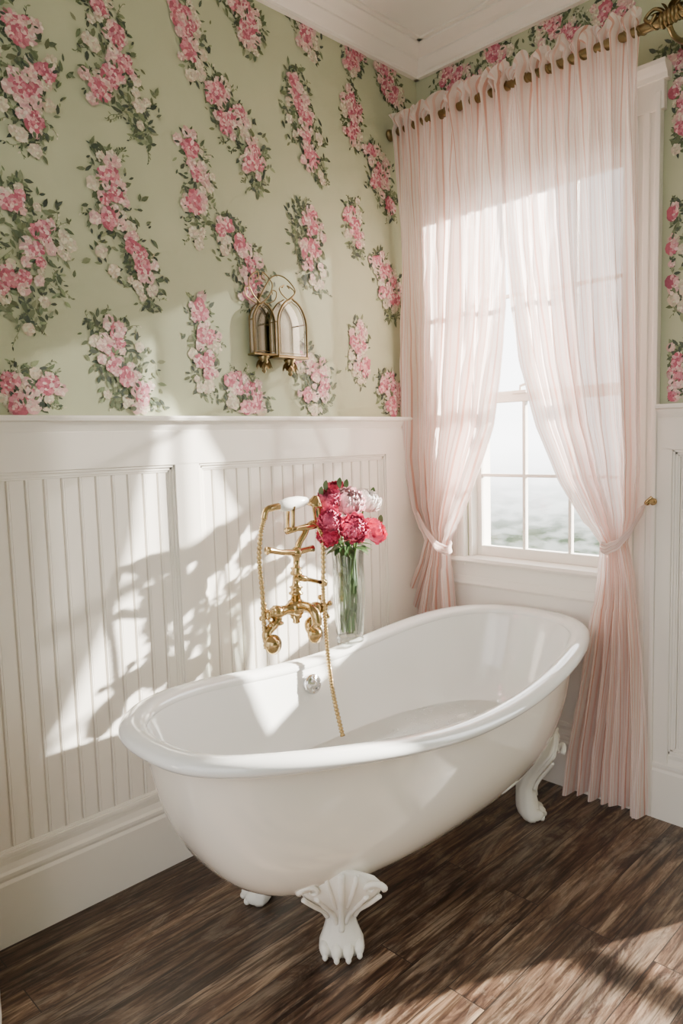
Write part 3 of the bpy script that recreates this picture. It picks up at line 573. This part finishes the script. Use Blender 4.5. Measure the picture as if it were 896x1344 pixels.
def curtain(name,label,Lp,Rp,nf,seed):
    rr=random.Random(seed)
    def yb(z): return -.20 if z>2.5 else -.20+.10*min(1,(2.5-z)/1.4)
    def edge(P):
        q=[]
        for it in P:
            if len(it)==3: q.append((it[0],it[2]))
            else:
                zz=2.0
                for _ in range(4): p=at(it[0],it[1],1,yb(zz)); zz=p[2]
                q.append((p[0],p[2]))
        q.sort(key=lambda a:a[1]); return [a[1] for a in q],[a[0] for a in q]
    zl,xl=edge(Lp); zr,xr=edge(Rp)
    zt=RZ-.006; NV=150; NU=420; rows=[]
    comps=[(nf*rr.uniform(.5,1.4),rr.uniform(0,6.28),rr.uniform(.5,1),rr.uniform(-4,4)) for _ in range(5)]+[(nf*rr.uniform(1.9,2.8),rr.uniform(0,6.28),.25,rr.uniform(-4,4)) for _ in range(3)]+[(nf*.3,rr.uniform(0,6.28),.8,rr.uniform(-1,1))]
    nrm=sum(c[2] for c in comps)*.38
    hp=[(8*1.5,rr.uniform(0,6),1),(8*2.3,rr.uniform(0,6),.6),(8*.9,rr.uniform(0,6),.6)]
    def hw(u,o=0): return sum(c*math.sin(2*PI*a*u+b+o) for a,b,c in hp)/1.5
    for j in range(NV+1):
        v=j/NV; z=zt+(.03-zt)*v
        a=np.interp(z,zl,xl); b=np.interp(z,zr,xr); wd=b-a
        ya=yb(z); amp=min(.042,.020+.06*v) if wd>.16 else .030
        k=math.exp(-v*14)
        rw=[]
        for i in range(NU+1):
            u=i/NU
            wv=sum(c*math.sin(2*PI*f*u+p+d*v+.9*math.sin(4*v+f)) for f,p,c,d in comps)/nrm
            wv=1.25*math.tanh(wv)
            uu=u+.010*math.sin(2*PI*nf*u+1.2+comps[0][1])*math.sin(PI*u)
            y=ya+(1-k)*amp*wv+k*(.040*hw(u)-.006)+(1-k)*.0025*math.sin(90*u+31*v+4*math.sin(17*v+9*u))
            y=min(y,-.037)
            rw.append(Vector((a+wd*uu,y,z+.006*math.sin(7*u+seed)*(v**8))))
        rows.append(rw)
    head=[]
    for q in range(9,0,-1):
        rw=[]
        for i in range(NU+1):
            u=i/NU; p=rows[0][i]; s=hw(u,1.6); f=q/9; hh=(.064+.036*s)*f
            rw.append(Vector((p.x+.014*math.sin(37*u+f*4)*f,RY-.006-.012*f+.040*hw(u,.9*f)+.012*math.sin(95*u+f*5)*f,p.z+max(.018*f,hh))))
        head.append(rw)
    rows=head+rows
    mb=MB(); mb.grid(rows); me_o=mb.build(name,cm,smooth=True); me=me_o.data
    uvl=me.uv_layers.new(name='UVMap'); ncol=NU+1
    for lp in me.loops:
        vi=lp.vertex_index; i=vi%ncol; j=vi//ncol; uvl.data[lp.index].uv=(i/NU*22,j/10)
    tag(me_o,label,'curtain','sheer curtains at the window'); return me_o
curtain('curtain','sheer pink striped curtain panel tied back beside the floral wall',
 [(520,182),(522,300),(525,450),(530,600),(543,665),(561,708),(550,745),(527,800),(.10,0,.4),(.10,0,0)],
 [(668,140),(669,240),(666,320),(663,400),(657,455),(642,560),(615,640),(595,690),(587,714),(588,745),(594,800),(.30,0,.4),(.30,0,0)],6.5,3)
curtain('curtain','sheer pink striped curtain panel tied back at the right, reaching the floor',
 [(659,140),(663,240),(668,320),(677,400),(690,480),(711,560),(740,630),(773,685),(792,712),(788,760),(768,880),(748,980),(740,1045)],
 [(841,60),(842,300),(843,500),(842,600),(834,680),(822,712),(832,760),(842,860),(846,960),(846,1062)],6.5,11)
def tie(path,hk,label,lab2,sg,W=.020):
    mb=MB(); P=smoothpath([Vector(at(px,py,1,y)) for px,py,y in path],7); rows=[]; K=len(P)
    for i,p in enumerate(P):
        f=i/(K-1); ww=W*(.35+.65*math.sin(PI*f)**.6)
        rows.append([p+Vector((0,-.004*math.cos(q*2.2)+.004*math.sin(q*11+f*9)*math.sin(PI*f),q*ww+.002*math.sin(f*50))) for q in [k/5-1 for k in range(11)]])
    mb.grid(rows); o=mb.build('curtain_tieback',band,smooth=True); me=o.data
    uvl=me.uv_layers.new(name='UVMap')
    for lp in me.loops: uvl.data[lp.index].uv=((lp.vertex_index%11)*.3,0)
    md=o.modifiers.new('t','SOLIDIFY'); md.thickness=.003
    tag(o,label,'tieback','curtain tiebacks')
    h=Vector(at(*hk,1,-.09))
    mb=MB(); mb.lathe([(.014,0),(.014,.004),(.006,.008),(.005,.05)],(h.x,-.030,h.z),(0,-1,0),12); mb.tube(smoothpath([(h.x,-.07,h.z),(h.x,-.095,h.z),(h.x+sg*.012,-.10,h.z+.012),(h.x+sg*.022,-.095,h.z+.022)],4),.006,8); mb.ball((h.x,-.08,h.z),.011,10)
    tag(mb.build('tieback_hook',brass,smooth=True),lab2,'hook','tieback hooks')
tie([(846,664,-.09),(838,678,-.13),(824,700,-.165),(806,716,-.172),(792,720,-.15),(788,716,-.10),(800,704,-.06),(825,684,-.05),(843,666,-.07)],(848,660),'pink striped fabric tieback around the curtain panel that reaches the floor','brass tieback hook on the window casing right of the curtains',1)
tie([(541,661,-.09),(548,676,-.13),(560,700,-.165),(575,718,-.172),(588,722,-.15),(592,716,-.10),(580,704,-.06),(560,684,-.05),(544,664,-.07)],(540,657),'pink striped fabric tieback around the curtain panel beside the floral wall','small brass tieback hook beside the left curtain panel',-1)
# ------------------------------------------------------------------ light
w=bpy.data.worlds.new('world'); bpy.context.scene.world=w; w.use_nodes=True; nt=w.node_tree; N=nt.nodes.new; L=nt.links.new
bg=nt.nodes['Background']; tc=N('ShaderNodeTexCoord'); sp=N('ShaderNodeSeparateXYZ'); L(tc.outputs['Generated'],sp.inputs[0])
n=N('ShaderNodeTexNoise'); n.inputs['Scale'].default_value=30; n.inputs['Detail'].default_value=6; mp=N('ShaderNodeMapping'); mp.inputs['Scale'].default_value=(1,1,3); L(tc.outputs['Generated'],mp.inputs[0]); L(mp.outputs[0],n.inputs['Vector'])
g=N('ShaderNodeValToRGB'); g.color_ramp.elements[0].position=.40; g.color_ramp.elements[0].color=(.06,.075,.05,1); g.color_ramp.elements[1].position=.60; g.color_ramp.elements[1].color=(.26,.27,.25,1); L(n.outputs[0],g.inputs[0])
mr=N('ShaderNodeMapRange'); mr.inputs[1].default_value=-.13; mr.inputs[2].default_value=-.01; L(sp.outputs[2],mr.inputs[0])
mx=N('ShaderNodeMix'); mx.data_type='RGBA'; mx.inputs[7].default_value=(.98,.98,1.0,1); L(mr.outputs[0],mx.inputs[0]); L(g.outputs[0],mx.inputs[6])
mr3=N('ShaderNodeMapRange'); mr3.inputs[1].default_value=-.3; mr3.inputs[2].default_value=.3; mr3.inputs[3].default_value=2.3; mr3.inputs[4].default_value=8.5; L(sp.outputs[1],mr3.inputs[0]); L(mr3.outputs[0],bg.inputs[1])
L(mx.outputs[2],bg.inputs[0])
sd=bpy.data.lights.new('sun','SUN'); sd.energy=50; sd.angle=.022; sd.color=(1,.93,.84); so=bpy.data.objects.new('sun',sd); C.objects.link(so)
dirv=Vector((-1,-2.08,-.80)).normalized(); so.rotation_euler=dirv.to_track_quat('-Z','Y').to_euler(); so.location=(3,6,4)
ld=bpy.data.lights.new('fill_light','AREA'); ld.energy=18; ld.size=2.0; ld.color=(1,.95,.88); lo=bpy.data.objects.new('fill_light',ld); C.objects.link(lo); lo.location=(2.6,-3.7,2.8)  # added soft warm fill, high behind the camera; not a fixture of the bathroom
lo.rotation_euler=(Vector((.6,-.6,.6))-Vector(lo.location)).to_track_quat('-Z','Y').to_euler()
